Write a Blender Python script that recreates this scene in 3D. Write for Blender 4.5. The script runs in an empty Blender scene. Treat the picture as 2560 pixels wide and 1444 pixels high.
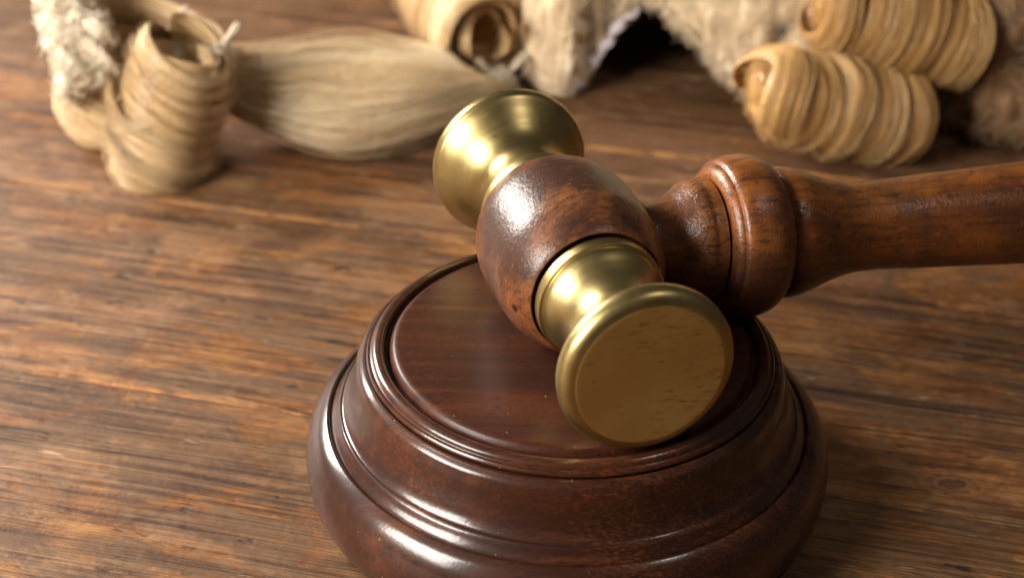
import bpy, bmesh, math, random
import numpy as np
from mathutils import Matrix, Vector

S = bpy.context.scene
COL = S.collection
rng = np.random.default_rng(7)
random.seed(7)
MM = 0.001
PI = math.pi

# ------------------------------------------------------------------ camera
cam = bpy.data.cameras.new("camera")
cam_ob = bpy.data.objects.new("camera", cam)
COL.objects.link(cam_ob)
CX, CU, CF = (0.99977016, 0.01149763, 0.01809514), (-0.02143898, 0.53617229, 0.84383627), (0, 0.84403026, -0.53629555)
CP = (-0.01228922, -0.34458834, 0.2668563)
cam_ob.matrix_world = Matrix(((CX[0], CU[0], -CF[0], CP[0]), (CX[1], CU[1], -CF[1], CP[1]),
                              (CX[2], CU[2], -CF[2], CP[2]), (0, 0, 0, 1)))
cam.sensor_width = 36
cam.lens = 36 * 5061.4 / 2560
cam.clip_start = 0.02
cam.clip_end = 50
cam.dof.use_dof = True
cam.dof.focus_distance = 0.405
cam.dof.aperture_fstop = 13.5
cam.dof.aperture_blades = 0
S.camera = cam_ob

# ------------------------------------------------------------------ world, lamps, exposure
W = bpy.data.worlds.new("World")
S.world = W
W.use_nodes = True
bg = W.node_tree.nodes["Background"]
bg.inputs[0].default_value = (1.0, 0.86, 0.72, 1)
bg.inputs[1].default_value = 0.055
S.view_settings.view_transform = 'Standard'
S.view_settings.look = 'None'
S.view_settings.exposure = 0
S.view_settings.gamma = 1


def area(name, loc, target, sx, sy, power, color):
    l = bpy.data.lights.new(name, 'AREA')
    l.shape = 'RECTANGLE'
    l.size, l.size_y = sx, sy
    l.energy = power
    l.color = color
    o = bpy.data.objects.new(name, l)
    COL.objects.link(o)
    o.location = loc
    d = Vector(target) - Vector(loc)
    o.rotation_euler = d.to_track_quat('-Z', 'Y').to_euler()
    return o


area("key_softbox", (-0.46, 0.40, 0.27), (-0.02, 0.05, 0.03), 0.22, 0.20, 6.6, (1.0, 0.94, 0.86))
area("front_softbox", (-0.52, -0.25, 0.34), (0.0, 0.06, 0.02), 0.34, 0.26, 9.0, (1.0, 0.94, 0.86))
area("small_lamp", (0.30, -0.10, 0.62), (0.0, 0.02, 0.03), 0.045, 0.045, 0.4, (1.0, 0.94, 0.86))


# ------------------------------------------------------------------ helpers
def link_obj(name, me, parent=None, mat=None):
    o = bpy.data.objects.new(name, me)
    COL.objects.link(o)
    if parent is not None:
        o.parent = parent
    if mat is not None and me is not None:
        me.materials.clear()
        me.materials.append(mat)
    return o


def thing(name, label, cat, loc=(0, 0, 0), group=None):
    o = bpy.data.objects.new(name, None)
    o.empty_display_size = 0.01
    COL.objects.link(o)
    o.location = loc
    o['label'] = label
    o['category'] = cat
    if group:
        o['group'] = group
    return o


def np_mesh(name, V, Q, smooth=True, tone=None, uv=None):
    """V (n,3), Q (m,k) faces of one size -> mesh; tone = per-vertex hue variation."""
    V = np.asarray(V, np.float32)
    Q = np.asarray(Q, np.int32)
    k = Q.shape[1]
    me = bpy.data.meshes.new(name)
    me.vertices.add(len(V))
    me.vertices.foreach_set("co", V.ravel())
    me.loops.add(Q.size)
    me.loops.foreach_set("vertex_index", Q.ravel())
    me.polygons.add(len(Q))
    me.polygons.foreach_set("loop_start", np.arange(len(Q), dtype=np.int32) * k)
    if smooth:
        me.polygons.foreach_set("use_smooth", np.ones(len(Q), bool))
    if tone is not None:
        a = me.attributes.new("tone", 'FLOAT', 'POINT')
        a.data.foreach_set("value", np.asarray(tone, np.float32).ravel())
    me.update(calc_edges=True)
    me.validate()
    return me


def join_np(parts):
    """parts: list of (V, Q4, tone)"""
    Vs, Qs, Ts, n = [], [], [], 0
    for V, Q, t in parts:
        Vs.append(V)
        Qs.append(Q + n)
        Ts.append(t)
        n += len(V)
    return np.concatenate(Vs), np.concatenate(Qs), np.concatenate(Ts)


def catmull(P, n, closed=False):
    P = np.asarray(P, float)
    N = len(P)
    if closed:
        t = np.linspace(0, N, n, endpoint=False)
    else:
        t = np.linspace(0, N - 1, n)
    i = np.floor(t).astype(int)
    if not closed:
        i = np.minimum(i, N - 2)
    f = (t - i)[:, None]

    def g(j):
        if closed:
            return P[j % N]
        lo = 2 * P[0] - P[1]
        hi = 2 * P[-1] - P[-2]
        R = np.concatenate([[lo], P, [hi]])
        return R[j + 1]
    a, b, c, d = g(i - 1), g(i), g(i + 1), g(i + 2)
    return 0.5 * (2 * b + (c - a) * f + (2 * a - 5 * b + 4 * c - d) * f ** 2 + (3 * b - a - 3 * c + d) * f ** 3)


def lathe(name, segs, nseg=160, cap0=True, cap1=True):
    """segs: list of smooth runs of (r, z) in mm, joined with sharp corners -> surface of revolution round z."""
    pts = []
    for s in segs:
        s = np.asarray(s, float)
        q = catmull(s, max(2, (len(s) - 1) * 6 + 1)) if len(s) > 2 else s
        pts.append(q)
    bm = bmesh.new()
    th = np.linspace(0, 2 * PI, nseg, endpoint=False)
    cs, sn = np.cos(th), np.sin(th)
    prev = None
    first = last = None
    for q in pts:
        ringprev = None
        for (r, z) in q:
            r = max(r, 0.02)
            ring = [bm.verts.new((r * c * MM, r * s_ * MM, z * MM)) for c, s_ in zip(cs, sn)]
            if first is None:
                first = ring
            if ringprev is not None:
                for i in range(nseg):
                    j = (i + 1) % nseg
                    f = bm.faces.new((ringprev[i], ringprev[j], ring[j], ring[i]))
                    f.smooth = True
            ringprev = ring
        last = ringprev
    if cap0:
        bm.faces.new(list(reversed(first)))
    if cap1:
        bm.faces.new(last)
    bmesh.ops.recalc_face_normals(bm, faces=bm.faces)
    me = bpy.data.meshes.new(name)
    bm.to_mesh(me)
    bm.free()
    return me


def frame(zdir, loc):
    z = Vector(zdir).normalized()
    up = Vector((0, 0, 1))
    x = up.cross(z)
    if x.length < 1e-4:
        x = Vector((1, 0, 0))
    x.normalize()
    y = z.cross(x)
    return Matrix(((x[0], y[0], z[0], loc[0]), (x[1], y[1], z[1], loc[1]), (x[2], y[2], z[2], loc[2]), (0, 0, 0, 1)))


def tubes(P, rad, tone, taper=True, ref=(0.36, 0.62, 0.70)):
    """P (N,M,3) paths -> three-sided hair tubes: V, Q, tone"""
    P = np.asarray(P, float)
    N, M, _ = P.shape
    T = np.gradient(P, axis=1)
    T /= np.linalg.norm(T, axis=2, keepdims=True) + 1e-12
    ref = np.asarray(ref, float)
    A = np.cross(T, ref)
    A /= np.linalg.norm(A, axis=2, keepdims=True) + 1e-12
    B = np.cross(T, A)
    r = np.broadcast_to(np.asarray(rad, float).reshape(-1, 1, 1), (N, 1, 1))
    w = np.ones(M)
    if taper:
        w = np.clip(np.minimum(np.arange(M) + 0.35, M - 1 - np.arange(M) + 0.35) / 1.5, 0.25, 1)
    w = w.reshape(1, M, 1)
    V = np.stack([P + (A * math.cos(a) + B * math.sin(a)) * r * w for a in (0, 2.094, 4.189)], 2)  # N,M,3,3
    idx = np.arange(N * M * 3).reshape(N, M, 3)
    Q = []
    for k in range(3):
        l = (k + 1) % 3
        Q.append(np.stack([idx[:, :-1, k], idx[:, :-1, l], idx[:, 1:, l], idx[:, 1:, k]], -1).reshape(-1, 4))
    tn = np.broadcast_to(np.asarray(tone, float).reshape(-1, 1, 1), (N, M, 3)).reshape(-1)
    return V.reshape(-1, 3), np.concatenate(Q), tn


# ------------------------------------------------------------------ material toolkit
class NT:
    def __init__(self, name):
        self.m = bpy.data.materials.new(name)
        self.m.use_nodes = True
        self.t = self.m.node_tree
        self.b = self.t.nodes["Principled BSDF"]

    def n(self, typ, **kw):
        nd = self.t.nodes.new(typ)
        for k, v in kw.items():
            if k.startswith('i_'):
                key = k[2:]
                key = int(key) if key.isdigit() else key.replace('_', ' ')
                self.set(nd.inputs[key], v)
            else:
                setattr(nd, k, v)
        return nd

    def set(self, sock, v):
        if isinstance(v, bpy.types.NodeSocket):
            self.t.links.new(v, sock)
        else:
            sock.default_value = v

    def coords(self, scale=(1, 1, 1), rot=(0, 0, 0), rand=False):
        tc = self.n('ShaderNodeTexCoord')
        o = tc.outputs['Object']
        if rand:
            oi = self.n('ShaderNodeObjectInfo')
            cmb = self.n('ShaderNodeCombineXYZ')
            for k, mul in enumerate((3.7, 9.1, 5.3)):
                mu = self.n('ShaderNodeMath', operation='MULTIPLY', i_0=oi.outputs['Random'], i_1=mul)
                self.t.links.new(mu.outputs[0], cmb.inputs[k])
            ad = self.n('ShaderNodeVectorMath', operation='ADD', i_0=o, i_1=cmb.outputs[0])
            o = ad.outputs[0]
        mp = self.n('ShaderNodeMapping')
        self.t.links.new(o, mp.inputs[0])
        mp.inputs['Scale'].default_value = scale
        mp.inputs['Rotation'].default_value = rot
        return mp.outputs[0]

    def noise(self, vec, scale=1, detail=4, rough=0.55, dist=0.0):
        nd = self.n('ShaderNodeTexNoise')
        self.t.links.new(vec, nd.inputs['Vector'])
        nd.inputs['Scale'].default_value = scale
        nd.inputs['Detail'].default_value = detail
        nd.inputs['Roughness'].default_value = rough
        nd.inputs['Distortion'].default_value = dist
        return nd.outputs[0]

    def ramp(self, fac, stops, interp='LINEAR'):
        nd = self.n('ShaderNodeValToRGB')
        self.t.links.new(fac, nd.inputs[0])
        cr = nd.color_ramp
        cr.interpolation = interp
        while len(cr.elements) < len(stops):
            cr.elements.new(0.5)
        for e, (p, c) in zip(cr.elements, stops):
            e.position = p
            e.color = (c[0], c[1], c[2], 1) if not np.isscalar(c) else (c, c, c, 1)
        return nd.outputs[0]

    def mix(self, fac, a, b, blend='MIX'):
        nd = self.n('ShaderNodeMix', data_type='RGBA', blend_type=blend)
        self.set(nd.inputs[0], fac)
        for s, v in ((nd.inputs[6], a), (nd.inputs[7], b)):
            if not isinstance(v, bpy.types.NodeSocket):
                v = (v[0], v[1], v[2], 1)
            self.set(s, v)
        return nd.outputs[2]

    def math(self, op, a, b=0.0):
        nd = self.n('ShaderNodeMath', operation=op)
        self.set(nd.inputs[0], a)
        self.set(nd.inputs[1], b)
        return nd.outputs[0]

    def bump(self, h, strength=0.3, dist=0.0005, normal=None):
        nd = self.n('ShaderNodeBump')
        self.t.links.new(h, nd.inputs['Height'])
        nd.inputs['Strength'].default_value = strength
        nd.inputs['Distance'].default_value = dist
        if normal is not None:
            self.t.links.new(normal, nd.inputs['Normal'])
        return nd.outputs[0]

    def out(self, color=None, rough=None, metal=None, normal=None, coat=None, coat_rough=None, spec=None, sheen=None, coat_normal=None):
        b = self.b
        for key, v in (('Base Color', color), ('Roughness', rough), ('Metallic', metal), ('Normal', normal),
                       ('Coat Weight', coat), ('Coat Roughness', coat_rough), ('Specular IOR Level', spec),
                       ('Sheen Weight', sheen), ('Coat Normal', coat_normal)):
            if v is None:
                continue
            if isinstance(v, tuple):
                v = (v[0], v[1], v[2], 1)
            self.set(b.inputs[key], v)
        return self.m


def mat_table(name="old_varnished_oak", knot=None):
    t = NT(name)
    warp = t.noise(t.coords((6, 30, 30), rand=True), 1.0, 3, 0.6)
    wv = t.n('ShaderNodeVectorMath', operation='SCALE', i_0=t.n('ShaderNodeCombineXYZ', i_1=warp).outputs[0])
    wv.inputs['Scale'].default_value = 0.006
    base = t.n('ShaderNodeVectorMath', operation='ADD', i_0=t.coords(rand=True), i_1=wv.outputs[0]).outputs[0]

    def C(sc):
        m = t.n('ShaderNodeMapping')
        t.t.links.new(base, m.inputs[0])
        m.inputs['Scale'].default_value = sc
        return m.outputs[0]
    iso = t.noise(t.coords((420, 420, 420), rand=True), 1.0, 4, 0.65)
    iso2 = t.noise(t.coords((150, 190, 190), rand=True), 1.0, 6, 0.7)
    jit = t.math('ADD', t.math('MULTIPLY', t.math('SUBTRACT', iso, 0.5), 0.22), t.math('MULTIPLY', t.math('SUBTRACT', iso2, 0.5), 0.30))
    fine = t.noise(C((20, 1700, 1700)), 1.0, 3, 0.6)
    fine2 = t.math('ADD', t.noise(C((20, 420, 420)), 1.0, 6, 0.66), t.math('MULTIPLY', jit, 0.5))
    mid = t.math('ADD', t.noise(C((26, 95, 95)), 1.0, 7, 0.66, 0.8), jit)
    blot = t.math('ADD', t.noise(C((42, 72, 72)), 1.0, 6, 0.66, 0.8), jit)
    big = t.noise(C((9, 26, 26)), 1.0, 3, 0.5)
    fleck = t.math('ADD', t.noise(C((60, 620, 620)), 1.0, 5, 0.7, 0.3), jit)
    crack = t.noise(C((3.0, 75, 75)), 1.0, 4, 0.55)
    col = t.ramp(mid, [(0.26, (0.070, 0.026, 0.009)), (0.44, (0.175, 0.068, 0.021)), (0.56, (0.255, 0.104, 0.031)), (0.72, (0.37, 0.18, 0.062))])
    col = t.mix(t.ramp(fleck, [(0.54, 0.0), (0.68, 0.65)]), col, (0.42, 0.20, 0.064))
    pl = t.n('ShaderNodeAttribute', attribute_name="tone").outputs['Fac']
    ed = t.n('ShaderNodeAttribute', attribute_name="edge").outputs['Fac']
    gv = t.math('ADD', t.math('ADD', t.math('MULTIPLY', blot, 0.75), t.math('MULTIPLY', big, 0.4)), pl)
    gfac = t.ramp(gv, [(0.52, 0.0), (0.60, 0.85)])
    grey = t.ramp(fine2, [(0.3, (0.066, 0.031, 0.015)), (0.65, (0.165, 0.088, 0.044))])
    worn = t.math('MULTIPLY', ed, t.ramp(mid, [(0.46, 0.0), (0.58, 0.75)]))
    col = t.mix(gfac, col, grey)
    scuff = t.math('ADD', t.noise(C((24, 48, 48)), 1.0, 5, 0.6, 0.6), jit)
    col = t.mix(t.ramp(scuff, [(0.50, 0.0), (0.64, 0.55)]), col, (0.31, 0.165, 0.080))
    col = t.mix(worn, col, (0.46, 0.20, 0.055))
    dk = t.ramp(fine2, [(0.35, 0.8), (0.47, 0.0)])
    col = t.mix(dk, col, (0.062, 0.024, 0.010))
    fg = t.ramp(fine, [(0.32, 0.40), (0.62, 1.15)])
    col = t.mix(0.85, col, fg, 'MULTIPLY')
    cf = t.ramp(crack, [(0.488, 0.0), (0.5, 0.8), (0.512, 0.0)])
    cf = t.math('MULTIPLY', cf, t.ramp(big, [(0.42, 0.0), (0.58, 1.0)]))
    col = t.mix(cf, col, (0.022, 0.011, 0.006))
    if knot is not None:
        mp = t.n('ShaderNodeMapping')
        tc = t.n('ShaderNodeTexCoord')
        t.t.links.new(tc.outputs['Object'], mp.inputs[0])
        mp.inputs['Location'].default_value = (-knot[0] * 0.55, -knot[1], 0)
        mp.inputs['Scale'].default_value = (0.55, 1, 0)
        ln = t.n('ShaderNodeVectorMath', operation='LENGTH', i_0=mp.outputs[0]).outputs['Value']
        ln = t.math('ADD', ln, t.math('MULTIPLY', jit, 0.013))
        ring = t.math('SINE', t.math('MULTIPLY', ln, 3800.0))
        kc = t.ramp(t.math('ADD', t.math('MULTIPLY', ring, 0.5), 0.5), [(0.2, (0.075, 0.036, 0.018)), (0.8, (0.20, 0.095, 0.042))])
        col = t.mix(t.ramp(t.math('MULTIPLY', ln, 100.0), [(0.20, 0.65), (0.62, 0.0)]), col, kc)
        col = t.mix(t.ramp(t.math('MULTIPLY', ln, 100.0), [(0.04, 0.55), (0.20, 0.0)]), col, (0.030, 0.017, 0.010))
    sp = t.noise(C((60, 320, 320)), 1.0, 3, 0.7)
    spf = t.ramp(sp, [(0.68, 0.0), (0.75, 0.8)])
    col = t.mix(spf, col, (0.50, 0.34, 0.20))
    pit = t.noise(C((95, 240, 240)), 1.3, 2, 0.5)
    pf = t.ramp(pit, [(0.24, 0.85), (0.32, 0.0)])
    col = t.mix(pf, col, (0.018, 0.010, 0.006))
    h = t.math('ADD', t.math('MULTIPLY', fine, 0.5), t.math('ADD', t.math('MULTIPLY', fine2, 0.8), t.math('MULTIPLY', blot, 1.1)))
    h = t.math('SUBTRACT', h, t.math('ADD', t.math('MULTIPLY', pf, 0.4), t.math('MULTIPLY', cf, 0.6)))
    n = t.bump(h, 0.5, 0.0008)
    ro = t.ramp(blot, [(0.3, 0.44), (0.7, 0.62)])
    return t.out(col, ro, normal=n, spec=0.3)


def mat_block(name="polished_mahogany", gloss=0.17, coat=0.85, k=1.0):
    t = NT(name)
    r = (0, 0, 0.35)
    flow = t.noise(t.coords((12, 70, 50), r), 1.0, 3, 0.5, 0.3)
    pore = t.noise(t.coords((760, 2500, 1800), r), 1.0, 3, 0.6)
    pore2 = t.noise(t.coords((700, 2600, 1900), r), 1.0, 2, 0.6)
    gate = t.noise(t.coords((28, 28, 28)), 1.0, 2, 0.5)
    col = t.ramp(flow, [(p, tuple(k * x for x in c)) for p, c in ((0.3, (0.019, 0.0046, 0.0020)), (0.55, (0.040, 0.0100, 0.0036)), (0.75, (0.080, 0.023, 0.007)))])
    pf = t.math('MULTIPLY', t.ramp(pore, [(0.48, 0.0), (0.72, 0.50)]), t.ramp(gate, [(0.45, 0.06), (0.68, 0.9)]))
    col = t.mix(pf, col, (0.25, 0.072, 0.018))
    grain = t.noise(t.coords((22, 420, 300), r), 1.0, 5, 0.62, 0.2)
    col = t.mix(t.ramp(grain, [(0.36, 0.5), (0.50, 0.0)]), col, (0.016, 0.005, 0.0025))
    col = t.mix(t.ramp(grain, [(0.55, 0.0), (0.72, 0.28)]), col, (0.16, 0.048, 0.013))
    p2 = t.ramp(pore2, [(0.32, 0.8), (0.46, 0.0)])
    col = t.mix(p2, col, (0.014, 0.004, 0.002))
    mic = t.noise(t.coords((1300, 1300, 1300)), 1.0, 3, 0.6)
    ber = t.noise(t.coords((160, 160, 160)), 1.0, 3, 0.5)
    dust = t.noise(t.coords((1500, 1500, 1500)), 1.0, 1, 0.4)
    col = t.mix(t.ramp(dust, [(0.80, 0.0), (0.84, 0.6)]), col, (0.55, 0.47, 0.38))
    n = t.bump(t.math('ADD', t.math('MULTIPLY', mic, 0.5), ber), 0.14, 0.0003)
    return t.out(col, 0.5, normal=t.bump(pore, 0.15, 0.0002), coat=coat, coat_rough=gloss, coat_normal=n, spec=0.15)


def mat_gavel(name, axis_z, c_dark, c_mid, c_light, patch, mid_z=None, wrinkle=None):
    t = NT(name)
    if axis_z:
        flow_s, fine_s, fleck_s = (90, 90, 9), (900, 900, 60), (700, 700, 260)
    else:
        flow_s, fine_s, fleck_s = (16, 60, 60), (140, 800, 800), (420, 420, 1300)
    flow = t.noise(t.coords(flow_s), 1.0, 4, 0.55, 0.3)
    fine = t.noise(t.coords(fine_s), 1.0, 4, 0.6, 0.3)
    fleck = t.noise(t.coords(fleck_s), 1.0, 3, 0.6)
    blot = t.noise(t.coords((45, 45, 45)), 1.0, 6, 0.62, 0.5)
    col = t.ramp(flow, [(0.25, c_dark), (0.5, c_mid), (0.75, c_light)])
    pv = blot
    sep = t.n('ShaderNodeSeparateXYZ', i_0=t.coords()).outputs[2]
    if mid_z is not None:
        # darker varnish left round the middle of the barrel, worn through towards its ends
        d = t.math('ABSOLUTE', t.math('SUBTRACT', sep, mid_z))
        pv = t.math('ADD', blot, t.math('SUBTRACT', 0.10, t.math('MULTIPLY', d, 13.0)))
        ringn = t.noise(t.coords((20, 20, 900)), 1.0, 3, 0.6)
        col = t.mix(t.ramp(ringn, [(0.56, 0.0), (0.72, 0.45)]), col, c_light)
    col = t.mix(t.ramp(pv, [(0.40, 0.0), (0.60, patch)]), col, (0.030, 0.0125, 0.0095))
    col = t.mix(t.ramp(fine, [(0.34, 0.6), (0.5, 0.0)]), col, (0.040, 0.014, 0.006))
    col = t.mix(t.ramp(fleck, [(0.32, 0.55), (0.42, 0.0)]), col, (0.028, 0.011, 0.006))
    col = t.mix(t.ramp(fleck, [(0.60, 0.0), (0.74, 0.5)]), col, c_light)
    dent = t.noise(t.coords((150, 150, 150)), 1.0, 1, 0.4)
    df = t.ramp(dent, [(0.17, 0.9), (0.21, 0.0)])
    col = t.mix(df, col, (0.012, 0.006, 0.004))
    peel = t.noise(t.coords((1250, 1250, 1250)), 1.0, 3, 0.6)
    wave = t.noise(t.coords((140, 140, 140)), 1.0, 3, 0.5)
    h = t.math('ADD', t.math('MULTIPLY', peel, 0.8), t.math('ADD', wave, t.math('MULTIPLY', fine, 0.3)))
    h = t.math('SUBTRACT', h, t.math('MULTIPLY', df, 0.8))
    if wrinkle is not None:
        # crazed varnish on the swelling of the neck
        w = t.math('ABSOLUTE', t.math('SUBTRACT', sep, wrinkle))
        g = t.ramp(t.math('MULTIPLY', w, 100.0), [(0.14, 1.0), (0.30, 0.0)])
        wr = t.noise(t.coords((1500, 1500, 260)), 1.0, 3, 0.6, 0.5)
        wf = t.math('MULTIPLY', g, t.ramp(wr, [(0.36, 1.0), (0.5, 0.0)]))
        h = t.math('SUBTRACT', h, t.math('MULTIPLY', wf, 1.2))
        col = t.mix(t.math('MULTIPLY', wf, 0.7), col, (0.018, 0.009, 0.006))
    n = t.bump(h, 0.36, 0.0004)
    return t.out(col, 0.45, normal=n, coat=0.45, coat_rough=0.23, coat_normal=n, spec=0.2)


def mat_brass():
    t = NT("worn_brass")
    ring = t.noise(t.coords((25, 25, 4200)), 1.0, 3, 0.6)
    spot = t.noise(t.coords((220, 220, 220)), 1.0, 4, 0.6)
    patina = t.noise(t.coords((60, 60, 60)), 1.0, 4, 0.6)
    col = t.ramp(patina, [(0.3, (0.38, 0.29, 0.115)), (0.7, (0.50, 0.385, 0.170))])
    col = t.mix(t.ramp(spot, [(0.66, 0.0), (0.78, 0.55)]), col, (0.16, 0.09, 0.03))
    rr = t.ramp(t.math('ADD', t.math('MULTIPLY', ring, 0.5), t.math('MULTIPLY', spot, 0.5)), [(0.3, 0.30), (0.7, 0.41)])
    nick = t.noise(t.coords((420, 420, 420)), 1.0, 2, 0.5)
    col = t.mix(t.ramp(nick, [(0.24, 0.7), (0.29, 0.0)]), col, (0.10, 0.06, 0.022))
    tarn = t.noise(t.coords((95, 95, 160)), 1.0, 5, 0.65, 0.5)
    col = t.mix(t.ramp(tarn, [(0.52, 0.0), (0.70, 0.55)]), col, (0.27, 0.185, 0.062))
    n = t.bump(t.math('ADD', ring, t.math('MULTIPLY', tarn, 0.6)), 0.12, 0.00007)
    return t.out(col, rr, metal=1.0, normal=n)


def mat_face():
    t = NT("scuffed_brass_face")
    patina = t.noise(t.coords((45, 45, 45)), 1.0, 4, 0.6)
    col = t.ramp(patina, [(0.3, (0.56, 0.40, 0.145)), (0.7, (0.66, 0.48, 0.19))])
    # short dark scratches: two stretched noises gated by blotches
    gate = t.ramp(t.noise(t.coords((120, 120, 120)), 1.0, 3, 0.6), [(0.47, 0.0), (0.60, 1.0)])
    for rot, sc, th in ((0.5, (200, 2300, 300), 0.31), (1.9, (230, 2700, 300), 0.31), (-0.5, (210, 2900, 300), 0.31), (1.1, (260, 2500, 300), 0.31)):
        s = t.noise(t.coords(sc, (0, 0, rot)), 1.0, 2, 0.5, 0.6)
        f = t.math('MULTIPLY', t.ramp(s, [(th, 0.6), (th + 0.06, 0.0)]), gate)
        col = t.mix(f, col, (0.10, 0.05, 0.014))
    rr = t.ramp(patina, [(0.3, 0.44), (0.7, 0.60)])
    return t.out(col, rr, metal=1.0)


def mat_hair(name, dark, mid, light, rough=0.45, trans=0.10):
    t = NT(name)
    at = t.n('ShaderNodeAttribute', attribute_name="tone")
    col = t.ramp(at.outputs['Fac'], [(0.0, dark), (0.5, mid), (1.0, light)])
    m = t.out(col, rough, spec=0.5)
    tr = t.n('ShaderNodeBsdfTranslucent')
    t.t.links.new(col, tr.inputs[0])
    mx = t.n('ShaderNodeMixShader')
    mx.inputs[0].default_value = trans
    t.t.links.new(t.b.outputs[0], mx.inputs[1])
    t.t.links.new(tr.outputs[0], mx.inputs[2])
    t.t.links.new(mx.outputs[0], t.t.nodes["Material Output"].inputs[0])
    return m


def mat_plain(name, c, rough=0.8):
    t = NT(name)
    nz = t.noise(t.coords((300, 300, 300)), 1.0, 4, 0.6)
    col = t.mix(nz, tuple(x * 0.7 for x in c), tuple(min(1, x * 1.25) for x in c))
    return t.out(col, rough)


M_TABLE = mat_table()
M_TABLE_KNOT = mat_table("old_varnished_oak_with_knot", (0.081, -0.0296))
M_BLOCK = mat_block()
M_PANEL = mat_block("satin_mahogany", 0.30, 0.28, 1.15)
M_BALL = mat_gavel("varnished_beech_dark", False, (0.085, 0.024, 0.009), (0.185, 0.060, 0.017), (0.34, 0.125, 0.032), 0.90, mid_z=-0.0445)
M_HANDLE = mat_gavel("varnished_beech_orange", True, (0.090, 0.024, 0.006), (0.200, 0.060, 0.011), (0.31, 0.108, 0.020), 0.72, wrinkle=0.0277)
M_BRASS = mat_brass()
M_FACE = mat_face()
M_HAIR = mat_hair("blond_horsehair", (0.36, 0.19, 0.065), (0.83, 0.595, 0.325), (0.97, 0.835, 0.60), 0.34)
M_GOLD = mat_hair("golden_horsehair", (0.36, 0.165, 0.045), (0.72, 0.425, 0.15), (0.94, 0.74, 0.44), 0.32)
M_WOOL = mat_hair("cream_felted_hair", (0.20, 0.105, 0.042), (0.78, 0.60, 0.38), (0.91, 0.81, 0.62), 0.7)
M_WHITE = mat_hair("white_wool", (0.52, 0.40, 0.25), (0.74, 0.62, 0.44), (0.88, 0.80, 0.66), 0.8)
M_LINING = mat_plain("lilac_grey_lining", (0.46, 0.40, 0.42))
M_INNER = mat_plain("shade_dark_lining", (0.05, 0.04, 0.035))  # inner shell coloured dark to stand for the unlit inside of the cap
M_CORK = mat_plain("dark_wood_recess", (0.03, 0.014, 0.008))

# ------------------------------------------------------------------ table: planks side by side
table = thing("wooden_table", "worn dark varnished plank table top under the gavel and wig", "table")
ANG = math.radians(-12.5)
table.rotation_euler = (0, 0, ANG)
edges = [-0.52, -0.425, -0.325, -0.24, -0.155, -0.073, 0.0085, 0.090, 0.148, 0.232, 0.325, 0.41, 0.50, 0.60]


def plank_mesh(v0, v1, seed, tone):
    r = np.random.default_rng(seed)
    n = 280
    u = np.linspace(-0.75, 0.75, n)

    def wob(a):
        w = np.zeros(n)
        for f in (7, 19, 53, 131):
            w += a / f ** 0.7 * 3 * np.sin(u * f + r.uniform(0, 6.3))
        return w
    gap = 0.00008
    w0, w1 = 0 * u, 0 * u
    ch0, ch1 = 0.00025 + np.abs(wob(0.00022)), 0.00025 + np.abs(wob(0.00022))
    th = 0.024
    dz = r.uniform(-0.0005, 0.0)
    rows = [(v0 + gap + w0, -th + 0 * u), (v0 + gap + w0, -ch0 * 1.6 + dz), (v0 + gap + w0 + ch0 * 0.5, -ch0 * 0.5 + dz),
            (v0 + gap + w0 + ch0 * 1.6, 0 * u + dz)]
    nr = 4
    rows.append((v0 + 0.0035 + 0.5 * wob(0.001), 0 * u + dz))
    for k in range(1, 6):
        rows.append((v0 + (v1 - v0) * k / 6 + 0 * u, 0 * u + dz))
    rows.append((v1 - 0.0015 + 0 * u, 0 * u + dz))
    rows += [(v1 - gap + w1 - ch1 * 1.6, 0 * u + dz), (v1 - gap + w1 - ch1 * 0.5, -ch1 * 0.5 + dz),
             (v1 - gap + w1, -ch1 * 1.6 + dz), (v1 - gap + w1, -th + 0 * u)]
    vm = (v0 + v1) / 2
    V = np.stack([np.stack([u, a - vm, b], 1) for a, b in rows], 0)
    m = len(rows)
    idx = np.arange(m * n).reshape(m, n)
    nx = np.roll(np.arange(m), -1)
    Q = np.stack([idx[:, :-1], idx[:, 1:], idx[nx][:, 1:], idx[nx][:, :-1]], -1).reshape(-1, 4)
    me = np_mesh("plank", V.reshape(-1, 3), Q, tone=np.full(m * n, tone))
    e = np.zeros((m, n), np.float32)
    e[:4] = 1
    a = me.attributes.new("edge", 'FLOAT', 'POINT')
    a.data.foreach_set("value", e.ravel())
    return me, vm


for k in range(len(edges) - 1):
    me, vm = plank_mesh(edges[k], edges[k + 1], 100 + k, 0.12 if k in (8, 10) else (-0.04, 0.0, 0.02)[k % 3])
    o = link_obj("plank", me, table, M_TABLE_KNOT if k == 6 else M_TABLE)
    o.location = (0, vm, 0)

# ------------------------------------------------------------------ sound block
block = thing("sound_block", "round turned mahogany sound block with grooved rim under the gavel", "sound block")
base = lathe("base_ring", [[(50.5, 0.0), (52.8, 1.2), (54.4, 4.0), (55.0, 8.0), (54.8, 11.0), (53.9, 14.0), (52.2, 16.6), (50.6, 17.9), (50.1, 18.0)],
                           [(50.1, 18.0), (49.8, 17.8), (49.5, 17.0)]])
link_obj("base_ring", base, block, M_BLOCK)
body = lathe("body", [[(49.6, 16.6), (49.6, 17.4), (49.3, 18.1), (48.5, 19.2), (47.9, 20.2), (47.5, 20.6)],
                      [(47.5, 20.6), (47.0, 20.7), (46.4, 21.3), (45.6, 22.6), (45.0, 24.2), (44.6, 26.0), (44.4, 28.0), (44.2, 29.6), (43.7, 31.2), (42.6, 32.3)],
                      [(42.6, 32.3), (42.0, 32.4), (41.4, 32.0)]])
link_obj("body", body, block, M_BLOCK)
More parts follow.
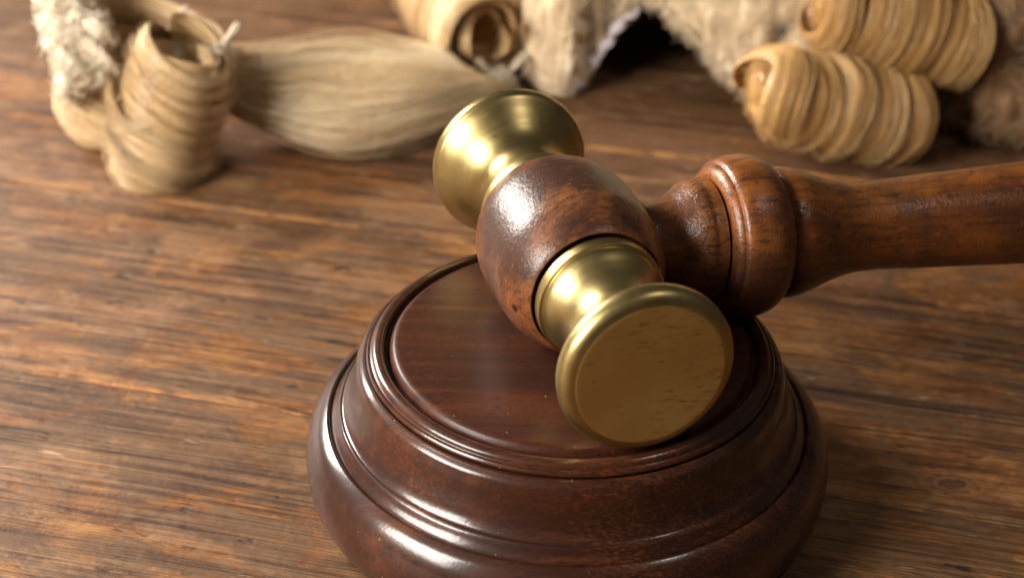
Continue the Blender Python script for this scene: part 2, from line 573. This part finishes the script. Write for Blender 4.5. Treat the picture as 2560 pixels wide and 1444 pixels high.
rim = lathe("top_rim", [[(40.8, 32.0), (41.7, 32.6), (41.9, 33.1), (41.6, 33.6)],
                        [(41.6, 33.6), (41.0, 33.7), (40.7, 34.4), (40.1, 34.9), (39.3, 35.05), (38.7, 34.9), (38.3, 34.4)],
                        [(38.3, 34.4), (38.1, 33.8), (37.9, 33.2)]])
link_obj("top_rim", rim, block, M_BLOCK)
panel = lathe("striking_panel", [[(37.9, 32.9), (37.3, 33.4), (36.9, 34.4), (36.3, 35.2), (35.5, 35.5), (34.5, 35.55)],
                                 [(34.5, 35.55), (20, 35.55), (0.02, 35.55)]], cap1=False)
link_obj("striking_panel", panel, block, M_PANEL)

# ------------------------------------------------------------------ gavel
AX = (0.30470948, -0.95194661, 0.03081852)
C1 = np.array((0.01279501, -0.03364501, 0.05281632))
HD = (0.95073438, 0.30206422, -0.06972334)
HM = (-0.00112582, 0.00984521, 0.05140836)
HL = 86.2
gavel = thing("gavel", "brass ended wooden gavel lying across the round sound block", "gavel", (0, 0, 0))
mh = frame(AX, C1)


def put(name, me, mat, mtx, parent=gavel):
    o = link_obj(name, me, None, mat)
    o.matrix_world = mtx
    if parent is not None:
        o.parent = parent
    return o


def sm(prof):   # (s behind the front rim, r) -> (r, z)
    return [(r, -s) for s, r in prof]


ball_prof = [(29.6, 12.2), (29.2, 13.0), (27.7, 13.42), (27.4, 13.6), (27.6, 13.95), (28.6, 14.7), (31, 15.85), (33.5, 16.7), (36.5, 17.4), (40, 17.65), (44.5, 17.7), (49, 17.65), (52.5, 17.4), (55.5, 16.7), (58, 15.6), (60.3, 14.2), (61.7, 13.0), (61.8, 12.2)]
head = put("head", lathe("head", [sm(ball_prof)], 200), M_BALL, mh)


def cap_profile(sg, off):
    # brass end: collar, step, waist, flared cup, rounded rim
    k = 1.0 if sg == 1 else 0.905
    f = lambda L: [(r, -(off + sg * s * (k if s > 0 else 1))) for s, r in L]
    return [f([(26.9, 12.0), (26.9, 12.9)]),
            f([(26.9, 12.9), (26.5, 13.1), (24.3, 13.1), (24.0, 12.95)]),
            f([(24.0, 12.95), (23.9, 12.5)]),
            f([(23.9, 12.5), (22.5, 12.1), (20.5, 11.0), (18.0, 10.0), (15.0, 9.5), (12.0, 9.7), (9.0, 10.9), (6.5, 12.7), (4.2, 14.8), (2.2, 16.4)]),
            f([(2.2, 16.4), (1.5, 17.0), (0.6, 17.35), (-0.5, 17.4), (-1.5, 17.15), (-2.3, 16.6), (-2.9, 15.8), (-3.2, 14.8)])]


for nm, sg, off in (("front", 1, 0.0), ("back", -1, HL)):
    cp = put("brass_cap", lathe("brass_cap", cap_profile(sg, off), 200, cap1=False), M_BRASS, mh)
    z = 3.2 if sg == 1 else -HL - 3.2
    fc = lathe("striking_face", [[(14.82, z), (14.5, z + 0.09 * sg), (13.8, z + 0.12 * sg)], [(13.8, z + 0.12 * sg), (0.02, z + 0.12 * sg)]], 160, cap0=False, cap1=False)
    fo = link_obj("striking_face", fc, cp, M_FACE)
    fo.matrix_parent_inverse = Matrix()
    # dark open seam between brass collar and wood
    s0 = 26.4 if sg == 1 else HL - 26.4 * 0.905
    sl = lathe("seam", [[(12.2, -s0), (12.2, -(s0 + 1.8 * sg))]], 160, cap0=False, cap1=False)
    so = link_obj("seam", sl, cp, M_CORK)

mhd = frame(HD, HM)
neck = [(10, 7.6), (16, 7.9), (18.5, 8.3), (21.8, 9.4), (24.0, 10.9), (25.9, 12.3), (27.2, 12.8), (28.6, 12.6), (29.8, 12.8), (30.6, 12.9)]
tail_p = [(45.6, 13.0), (46.6, 13.7), (48.2, 13.9), (50.2, 13.6), (53.6, 12.5), (58, 11.0), (63, 9.9), (70, 9.6), (80, 10.1), (92, 10.6), (106, 11.2), (130, 12.0),
          (155, 12.6), (172, 13.2), (184, 12.4), (189, 9), (190.5, 4), (190.8, 0.05)]
zz = lambda L: [(r, s) for s, r in L]
handle = put("handle", lathe("handle", [zz(neck), zz([(30.6, 12.9), (30.8, 12.4), (31.4, 12.2)]), zz([(31.4, 12.2), (45.6, 12.4)]), zz(tail_p)], 160), M_HANDLE, mhd)
bead = [(31.2, 12.0), (31.3, 13.4), (31.8, 14.5), (32.5, 15.2), (33.1, 15.5)]
bead2 = [(33.1, 15.5), (33.7, 16.3), (35.0, 16.9), (37.0, 17.15), (39.2, 17.15), (41.2, 16.8), (43.0, 16.0), (44.4, 14.8), (45.2, 13.6), (45.5, 12.2)]
link_obj("turned_bead", lathe("turned_bead", [zz(bead), zz(bead2)], 160), handle, M_HANDLE)

# ------------------------------------------------------------------ wig
wig = thing("barrister_wig", "blond horsehair barrister wig with rolled curls lying behind the gavel", "wig", (0.085, 0.235, 0))
WO = np.array((85.0, 235.0, 0.0))


def wput(name, V, Q, T, mat, parent=wig, kind=None):
    """V in world mm"""
    V = (np.asarray(V) - WO) * MM
    o = link_obj(name, np_mesh(name, V, Q, True, T), parent, mat)
    if kind:
        o['kind'] = kind
    return o


def lock_geo(A, B, R, k, n, slant, phase, width, bulge, nf, fr, seed, turns=1.12, pitch=1.0):
    """One wrapped lock of a curl: a bulged band round the axis A->B plus the hairs lying along it."""
    r = np.random.default_rng(seed)
    A, B = np.asarray(A, float), np.asarray(B, float)
    ax = B - A
    L = np.linalg.norm(ax)
    ax /= L
    ref = np.array((0, 0, 1.0)) if abs(ax[2]) < 0.8 else np.array((0, -1.0, 0))
    e1 = ref - ax * (ref @ ax)
    e1 /= np.linalg.norm(e1)
    e2 = np.cross(ax, e1)
    step = L / n
    t0 = (PI if abs(ax[2]) > 0.8 else -0.62 * PI) + r.uniform(-0.25, 0.25)
    wob = r.uniform(-1, 1, 4)
    width = width * r.uniform(0.85, 1.25)
    bulge = bulge * r.uniform(0.75, 1.25)
    slant = slant * r.uniform(0.7, 1.3)
    koff = r.uniform(-0.26, 0.26)
    rw = r.uniform(12, 22)

    def pt(th, w, lift=0.0):
        # th angle, w 0..1 across the band
        q = (th - t0) / (2 * PI * turns)
        nar = 1 - 0.55 * np.abs(2 * q - 1) ** 4
        zc = (k + 0.5 + koff + pitch * (q - 0.5)) * step + slant * np.cos(th - phase) + 0.25 * step * wob[0] * np.sin(2 * th + 3 * wob[1])
        z = zc + (w - 0.5) * width * step * nar
        rr = np.interp(z / L, [-0.2, 0, 0.15, 0.5, 0.85, 1.0, 1.2], R)
        wc = np.clip(w, 0, 1)
        prof = (1 - np.abs(2 * wc - 1) ** 2.4) ** 0.62 * (1 + 0.07 * np.sin(w * rw + 2 * np.sin(th * 0.7 + k)))
        rad = rr + bulge * prof - 0.9 * bulge * np.abs(2 * q - 1) ** 6 + lift + 0.35 * wob[2] * np.sin(th + 5 * wob[3])
        return A + ax * z[..., None] + (np.cos(th)[..., None] * e1 + np.sin(th)[..., None] * e2) * rad[..., None]
    nth, nw = 56, 17
    TH, WW = np.meshgrid(t0 + np.linspace(0, 1, nth) * 2 * PI * turns, np.linspace(0, 1, nw), indexing='ij')
    V = pt(TH, WW).reshape(-1, 3)
    idx = np.arange(nth * nw).reshape(nth, nw)
    Q = np.stack([idx[:-1, :-1], idx[1:, :-1], idx[1:, 1:], idx[:-1, 1:]], -1).reshape(-1, 4)
    lt = r.uniform(-0.14, 0.14)
    T = np.clip(0.34 + lt + 0.10 * np.sin(WW.reshape(-1) * 23), 0, 1)
    w0 = r.uniform(0.02, 0.98, nf)[:, None]
    ths = t0 + (np.linspace(0, 1, 40)[None] * 0.94 + r.uniform(0, 0.06, nf)[:, None]) * 2 * PI * turns
    drift = r.normal(0, 0.035, nf)[:, None] * np.sin(ths + r.uniform(0, 6.28, nf)[:, None])
    stray = (r.uniform(0, 1, nf) > 0.92)[:, None] * (r.uniform(0, 1, nf) ** 2 * 3.4 + 0.2)[:, None]
    P = pt(ths, np.clip(w0 + drift, 0.01, 0.99), lift=0.05 + r.uniform(-0.1, 0.22, nf)[:, None] + stray * np.abs(np.sin(ths * 0.5)))
    tone = 0.46 + lt + r.normal(0, 0.10, nf)
    for f_, a_ in ((9, 0.09), (23, 0.11), (41, 0.10), (67, 0.07)):
        tone = tone + a_ * np.sin(w0[:, 0] * f_ + r.uniform(0, 6.3))
    tone = np.clip(tone, 0, 1)
    return join_np([(V, Q, T), tubes(P, r.uniform(0.04, 0.095, nf), tone, ref=ax)])


def core_geo(A, B, ro, ri, z0=0.0, z1=1.0, n=48):
    A, B = np.asarray(A, float), np.asarray(B, float)
    ax = (B - A)
    L = np.linalg.norm(ax)
    ax = ax / L
    ref = np.array((0, 0, 1.0)) if abs(ax[2]) < 0.8 else np.array((0, -1.0, 0))
    e1 = ref - ax * (ref @ ax)
    e1 /= np.linalg.norm(e1)
    e2 = np.cross(ax, e1)
    th = np.linspace(0, 2 * PI, n, endpoint=False)
    rings = []
    for z, rd in [(z0, ri), (z0, ro), (z0 + 0.25 * (z1 - z0), ro), (z0 + 0.75 * (z1 - z0), ro), (z1, ro), (z1, ri), (0.5 * (z0 + z1), ri)]:
        rings.append(A + ax * z * L + (np.cos(th)[:, None] * e1 + np.sin(th)[:, None] * e2) * rd)
    V = np.concatenate(rings)
    m = len(rings)
    idx = np.arange(m * n).reshape(m, n)
    nx = np.roll(np.arange(m), -1)
    Q = np.stack([idx, np.roll(idx, -1, 1), np.roll(idx, -1, 1)[nx], idx[nx]], -1).reshape(-1, 4)
    return V, Q, np.full(len(V), 0.2)


def curl(A, B, R, n, slant, phase, mat, seed, width=1.5, bulge=1.6, nf=430, core=(0.82, 0.62), label=None, pitch=1.0, inner=None):
    rm = float(np.mean(R[2:5]))
    V, Q, T = core_geo(A, B, rm * core[0], rm * core[1], 0.22, 0.97)
    o = wput("curl", V, Q, T, mat)
    if label:
        o['label'] = label
    for k in range(n):
        V, Q, T = lock_geo(A, B, R, k, n, slant, phase, width, bulge, nf, 0.12, seed * 50 + k, pitch=pitch)
        wput("hair_lock", V, Q, T, mat, o)
    if inner:
        for k in range(inner[1]):
            V, Q, T = lock_geo(np.asarray(A, float), np.asarray(B, float), [inner[0]] * 7, k + n - inner[1], n, slant * .5, phase + 2, width, bulge * .7, nf // 2, 0.12, seed * 50 + 30 + k)
            wput("hair_lock", V, Q, T, mat, o)
    return o


# two rolls hanging on the right of the brim
ra = curl((54.5, 145.0, 21.8), (95, 151.5, 11.4), [6.6, 8.2, 9.6, 10.3, 10.2, 9.8, 8.4], 5, 2.3, 0.8, M_GOLD, 3, width=1.28, bulge=2.5, inner=(4.6, 2))
rb = curl((70, 158, 41), (112, 161, 30.5), [7.5, 9.2, 10.4, 11.0, 10.9, 10.4, 9.2], 6, 2.4, 0.8, M_GOLD, 4, width=1.28, bulge=2.5, inner=(4.6, 2))
# curl seen end on in the middle
curl((-38, 226, 15.5), (-22.0, 189, 14.0), [9, 10.5, 11.6, 12.2, 12.4, 12.4, 12.2], 4, 1.6, 0.3, M_HAIR, 5, width=1.6, bulge=1.6, core=(0.93, 0.80), inner=(6.2, 2))
# two upright curls at the end of the tail on the left
curl((-109, 130.5, 0), (-99.5, 138, 33), [8, 10.0, 11.8, 11.6, 10.8, 10.8, 10.6], 4, 4.6, -2.2, M_HAIR, 6, width=1.75, bulge=2.2, core=(0.86, 0.80))
curl((-127.5, 152, 1), (-121, 152, 30), [6, 8.2, 10.0, 10.5, 10.5, 10.5, 10], 5, 3.6, -2.2, M_HAIR, 8, width=2.0, bulge=1.4, core=(0.93, 0.82))

# ---- tail of loose hair between the left curls and the brim
G = [  # guides from the top edge to the bottom edge, each left -> right
    [(-93, 147, 28), (-83, 160, 23), (-66, 182, 14), (-48, 186, 11), (-33, 180, 14)],
    [(-94, 146, 24), (-83, 153, 19), (-63, 163, 14), (-43, 166, 13), (-26, 174, 11)],
    [(-95, 146, 18), (-82, 149, 13), (-61, 150, 12), (-39, 156, 12), (-20, 172, 9)],
    [(-95, 147, 14), (-80, 147, 8.5), (-58, 142.5, 6.5), (-36, 151, 7), (-15, 173, 6)],
    [(-95, 149, 11), (-79, 149.5, 4), (-57, 144, 1.2), (-35, 153, 1.2), (-14, 176, 2)],
]
NS = 34
Gs = np.stack([catmull(g, NS) for g in G])          # 5,NS,3
NF = 7500
kk = rng.beta(1.7, 1.05, NF) * 4
kk[:400] = rng.uniform(0, 4, 400)
cols = np.stack([np.interp(np.linspace(0, 4, 41), np.arange(5), np.arange(5))])
Gd = catmull(Gs.reshape(5, -1), 81).reshape(81, NS, 3)
clump = np.sin(kk * 7.3) * 0.6 + np.sin(kk * 15.1 + 1) * 0.5 + np.sin(kk * 37 + 2) * 0.4
lockid = rng.integers(0, 34, NF)
lk = np.clip(rng.beta(1.6, 1.1, 34) * 4.2 - 0.1, 0, 4)
kk = np.where(rng.uniform(0, 1, NF) < 0.8, np.clip(lk[lockid] * 0.94 + kk * 0.06 + rng.normal(0, 0.055, NF), 0, 4), kk)
lsl = rng.normal(0, 0.42, 34)[lockid]
lh = rng.uniform(-1.2, 2.3, 34)[lockid]
lph = rng.uniform(0, 6.3, 34)[lockid]
lfr = rng.uniform(2.0, 4.5, 34)[lockid]
ks = np.clip(kk[:, None] + 0.12 * np.sin(np.linspace(0, 2.5, NS)[None] * rng.uniform(0.5, 2, NF)[:, None] + rng.uniform(0, 6.3, NF)[:, None]) + lsl[:, None] * np.linspace(-1, 1, NS)[None] + 0.16 * np.sin(lfr[:, None] * np.linspace(0, 1, NS)[None] + lph[:, None]), 0, 4) * 20
i0 = np.clip(np.floor(ks).astype(int), 0, 79)
fr = (ks - i0)[..., None]
ar = np.arange(NS)[None]
P = Gd[i0, ar] * (1 - fr) + Gd[i0 + 1, ar] * fr
P[..., 2] += (clump[:, None] * 0.35 + lh[:, None] + rng.normal(0, 0.5, NF)[:, None]) * np.sin(np.linspace(0.15, PI - 0.1, NS))[None]
P[..., 2] = np.maximum(P[..., 2], 0.4)
P += rng.normal(0, 0.25, (NF, 1, 3))
loose = (rng.uniform(0, 1, NF) > 0.93)[:, None]
fan = np.sin(np.linspace(0, PI, NS))[None] * loose
P[..., 1] += fan * rng.normal(0, 3.5, NF)[:, None]
P[..., 2] += fan * np.abs(rng.normal(0, 2.5, NF))[:, None]
tone = np.clip(0.54 + 0.10 * clump + 0.22 * lh + rng.normal(0, 0.15, NF), 0, 1)
V, Q, T = tubes(P, rng.uniform(0.05, 0.11, NF), tone)
wput("tail", V, Q, T, M_HAIR)


# ---- lumpy wool
def blob(c, rad, seed, nu=48, nv=32, amp=0.22, f=0.45):
    r = np.random.default_rng(seed)
    u = np.linspace(0, 2 * PI, nu, endpoint=False)
    v = np.linspace(0.03, PI - 0.03, nv)
    UU, VV = np.meshgrid(u, v, indexing='ij')
    D = np.stack([np.cos(UU) * np.sin(VV), np.sin(UU) * np.sin(VV), np.cos(VV)], -1)
    h = np.zeros(UU.shape)
    for _ in range(14):
        w = r.normal(0, 1, 3) * r.uniform(2, 7)
        h += np.sin(D @ w + r.uniform(0, 6.3))
    h = 1 + amp * h / 4
    V = np.asarray(c) + D * np.asarray(rad) * h[..., None]
    idx = np.arange(nu * nv).reshape(nu, nv)
    i2 = np.roll(idx, -1, 0)
    Q = np.stack([idx[:, :-1], idx[:, 1:], i2[:, 1:], i2[:, :-1]], -1).reshape(-1, 4)
    return V.reshape(-1, 3), Q, np.clip(0.55 + 0.3 * (h.reshape(-1) - 1) / amp, 0, 1), D.reshape(-1, 3)


def fuzz(V, D, n, length, rad, seed, curlamp=1.0, M=7, base_tone=0.6, along=None):
    r = np.random.default_rng(seed)
    i = r.integers(0, len(V), n)
    p, d = V[i], D[i]
    t = r.normal(0, 1, (n, 3))
    if along is not None:
        t = along[i] + 0.55 * t
    t -= (t * d).sum(1, keepdims=True) * d
    t /= np.linalg.norm(t, axis=1, keepdims=True)
    b = np.cross(d, t)
    s = np.linspace(0, 1, M)[None, :, None]
    L = (length * r.uniform(0.5, 1.4, n))[:, None, None]
    a = r.uniform(2, 5, n)[:, None, None]
    ph = r.uniform(0, 6.3, n)[:, None, None]
    P = p[:, None] + t[:, None] * L * s + d[:, None] * (0.25 + curlamp * np.sin(s * PI * 0.9) * r.uniform(0.2, 1, n)[:, None, None]) \
        + b[:, None] * np.sin(s * a + ph) * L * 0.18
    return tubes(P, r.uniform(0.6, 1.3, n) * rad, np.clip(base_tone + r.normal(0, 0.2, n), 0, 1))


V1, Q1, T1, D1 = blob((-128, 140, 29), (7.5, 7, 10), 21, amp=0.42)
V2, Q2, T2, D2 = blob((-132, 150, 38), (7, 7, 8), 22, amp=0.42)
kn = wput("wool_knot", *join_np([(V1, Q1, T1), fuzz(V1, D1, 1500, 3.2, 0.16, 5, 0.9, base_tone=0.75), (V2, Q2, T2), fuzz(V2, D2, 1100, 3.2, 0.16, 6, 0.9, base_tone=0.75)]), M_WHITE)


def strand_bundle(path, wid, n, seed, rad=0.12, M=30):
    r = np.random.default_rng(seed)
    C = catmull(path, M)
    off = r.normal(0, 1, (n, 3)) * np.asarray(wid)
    P = C[None] + off[:, None] * (0.75 + 0.25 * np.cos(np.linspace(0, 6, M)))[None, :, None]
    return tubes(P, r.uniform(0.7, 1.3, n) * rad, np.clip(0.55 + r.normal(0, 0.18, n), 0, 1))


# loop of hair running from the knot round the back of the two upright curls
wput("hair_loop", *strand_bundle([(-134, 148, 38), (-126, 158, 37), (-114, 162, 34), (-102, 158, 31), (-93, 151, 28), (-90, 146, 24)], (1.0, 1.6, 2.6), 420, 41), M_HAIR)
wput("hair_loop", *strand_bundle([(-128, 134, 26), (-121, 138, 23), (-113, 141, 20), (-108, 144, 18)], (0.8, 1.2, 1.4), 160, 42), M_HAIR)


for i, pth in enumerate(([(-96, 141, 31), (-92, 132, 27), (-99, 124, 21), (-112, 122, 17), (-121, 130, 13)],
                         [(-120, 134, 24), (-116, 124, 19), (-104, 120, 14), (-95, 127, 11), (-94, 137, 9)],
                         [(-121, 128, 14), (-114, 118.5, 9), (-103, 118, 5), (-96, 126, 3), (-95, 136, 2)])):
    wput("wisp", *strand_bundle(pth, (0.5, 0.7, 1.3), 130, 140 + i, 0.07), M_HAIR)


def string_geo(path, seed, n=26, wid=0.55):
    return strand_bundle(path, (wid, wid, wid), n, seed, 0.22, 12)


for par, c, sd in ((ra, (55.5, 145.5, 21.5), 51), (rb, (71.5, 158.3, 40.6), 52)):
    Vk, Qk, Tk, Dk = blob(c, (5.0, 7.4, 7.4), sd, 36, 24, amp=0.16)
    wput("tucked_end", *join_np([(Vk, Qk, Tk * 0.5), fuzz(Vk, Dk, 500, 6, 0.07, sd, 0.6, base_tone=0.45)]), M_GOLD, par)
for i, pth in enumerate(([(-93, 147, 28), (-90, 146.5, 31.5), (-86.5, 146.2, 36)], [(-106, 153, 31), (-104, 152.5, 34), (-101.5, 152, 38)],
                         [(-24, 184, 9), (-20, 182.5, 5.5), (-16.5, 181, 2.0)], [(-10, 186, 10), (-14.5, 183, 5.5), (-18.5, 181, 2.0)],
                         [(46, 163, 19), (48, 161, 17.5), (50.5, 159.5, 16)], [(70, 154.5, 27), (70.2, 153, 24), (70.2, 152, 20.5)])):
    wput("tie_string", *string_geo(pth, 60 + i), M_WHITE)
Vk, Qk, Tk, Dk = blob((-17.5, 181, 3.2), (4.2, 3.4, 3.0), 23, 28, 20)
wput("tie_knot", *join_np([(Vk, Qk, Tk + 0.2), fuzz(Vk, Dk, 160, 3.5, 0.14, 7, 0.8, base_tone=0.8)]), M_WHITE)
Vk, Qk, Tk, Dk = blob((-91.5, 146.5, 26.5), (3.0, 2.6, 3.6), 24, 28, 20)
wput("tie_knot", *join_np([(Vk, Qk, Tk + 0.2), fuzz(Vk, Dk, 120, 3.0, 0.14, 8, 0.6, base_tone=0.8)]), M_WHITE)

# ---- cap: felted shell on an undulating rim
RIM = [(0, 180, 0.5), (8, 184.5, 9), (15, 186.5, 21), (25, 187, 29), (36, 179, 22.5), (51, 168, 10.5), (76, 163, 8), (104, 162.5, 6), (128, 150, 5),
       (160, 166, 4), (185, 210, 4), (182, 262, 4), (150, 300, 4), (100, 315, 4), (50, 306, 4), (12, 282, 4), (-10, 247, 4), (-13, 212, 3), (-9, 190, 1)]
NU, NV = 300, 70
rimp = catmull(RIM, NU, True)
top = np.array((88, 236, 112.0))
vv = np.linspace(0, 0.97, NV)


def cap_surface(inset, zlift=0.0, nu=NU):
    c = np.cos(vv * PI / 2) ** 0.62
    s = np.sin(vv * PI / 2)
    xy = top[:2] + (rimp[:, None, :2] - top[:2]) * c[None, :, None]
    z = rimp[:, None, 2] + zlift + (top[2] - rimp[:, None, 2]) * s[None]
    X = np.concatenate([xy, z[..., None]], -1)
    du = np.roll(X, -1, 0) - np.roll(X, 1, 0)
    dv = np.gradient(X, axis=1)
    N = np.cross(du, dv)
    N /= np.linalg.norm(N, axis=2, keepdims=True)
    return X - N * inset, N, dv / np.linalg.norm(dv, axis=2, keepdims=True)


Xc, Nc, Dv = cap_surface(0.0)
r9 = np.random.default_rng(77)
hh = np.zeros(Xc.shape[:2])
for _ in range(40):
    w = r9.normal(0, 1, 3) * r9.uniform(0.08, 0.55)
    hh += np.sin(Xc @ w + r9.uniform(0, 6.3)) / 6
uu = np.arange(NU)[:, None] / NU * 2 * PI
for f in (31, 47, 73):
    hh += 0.30 * np.sin(uu * f + 2.0 * np.sin(vv[None] * 5 + f) + f)
ragged = np.zeros(NU)
for f in (29, 61, 97, 139):
    ragged += np.sin(np.arange(NU) / NU * 2 * PI * f + f) * 0.45
Xd = Xc + Nc * (1.5 * hh)[..., None]
Xd[:, 0, 2] += ragged * 0.8
Xd[..., 2] = np.maximum(Xd[..., 2], 0.3)
idx = np.arange(NU * NV).reshape(NU, NV)
i2 = np.roll(idx, -1, 0)
Q = np.stack([idx[:, :-1], i2[:, :-1], i2[:, 1:], idx[:, 1:]], -1).reshape(-1, 4)
brim_shade = np.clip((Xd[..., 0] - 98) / 16, 0, 1) * 0.75     # shade painted into the tone towards the right end of the brim
cap = wput("cap", Xd.reshape(-1, 3), Q, np.clip(0.5 + 0.22 * hh - brim_shade, 0, 1).reshape(-1), M_WOOL)
# fuzz on the part of the shell that faces the table front
sel = (Xd[..., 1] < 262) & (Xd[..., 2] < 100)
fz = fuzz(Xd[sel], Nc[sel], 26000, 5, 0.075, 31, 0.6, 7, 0.66, along=Dv[sel] * 0.4)
# ragged fringe hanging from the rim
rsel = (rimp[:, 1] < 200)
fz2 = fuzz(Xd[rsel, 1], Nc[rsel, 1], 2600, 5, 0.11, 32, 0.6, 6, 0.6, along=-Dv[rsel, 1] * 1.2)
V, Q, T = join_np([fz, fz2])
T = np.clip(T - np.clip((V[:, 0] - 98) / 16, 0, 1) * 0.6, 0, 1)  # fuzz takes the same painted shade at the right end
V[:, 2] = np.maximum(V[:, 2], 0.25)
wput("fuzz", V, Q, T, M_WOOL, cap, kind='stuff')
Xi, Ni, _ = cap_surface(3.0, 0.6)
Q = np.stack([idx[:, :-1], i2[:, :-1], i2[:, 1:], idx[:, 1:]], -1).reshape(-1, 4)
wput("inner_net", Xi.reshape(-1, 3), Q, np.full(NU * NV, 0.3), M_INNER, cap)
# lining edge showing along the left side of the opening
pl = catmull([(3, 182, 4), (8.5, 184.5, 9.5), (12, 185.6, 15), (15.5, 186.4, 21), (20, 187, 26)], 40)
pl = pl + np.array((1.0, -0.6, -1.2)) + np.stack([0.5 * np.sin(np.arange(40) * 0.9), 0.3 * np.cos(np.arange(40) * 1.3), 0 * np.arange(40)], 1)
th = np.linspace(0, 2 * PI, 14, endpoint=False)
rad = 1.25 + 0.45 * np.sin(np.arange(40) * 0.7)
V = pl[:, None] + np.stack([np.cos(th)[None] * rad[:, None], 0.8 * np.sin(th)[None] * rad[:, None], 0.7 * np.sin(th)[None] * rad[:, None]], -1)
ix = np.arange(40 * 14).reshape(40, 14)
Q = np.stack([ix[:-1], np.roll(ix, -1, 1)[:-1], np.roll(ix, -1, 1)[1:], ix[1:]], -1).reshape(-1, 4)
wput("lining_edge", V.reshape(-1, 3), Q, np.full(560, 0.5), M_LINING)
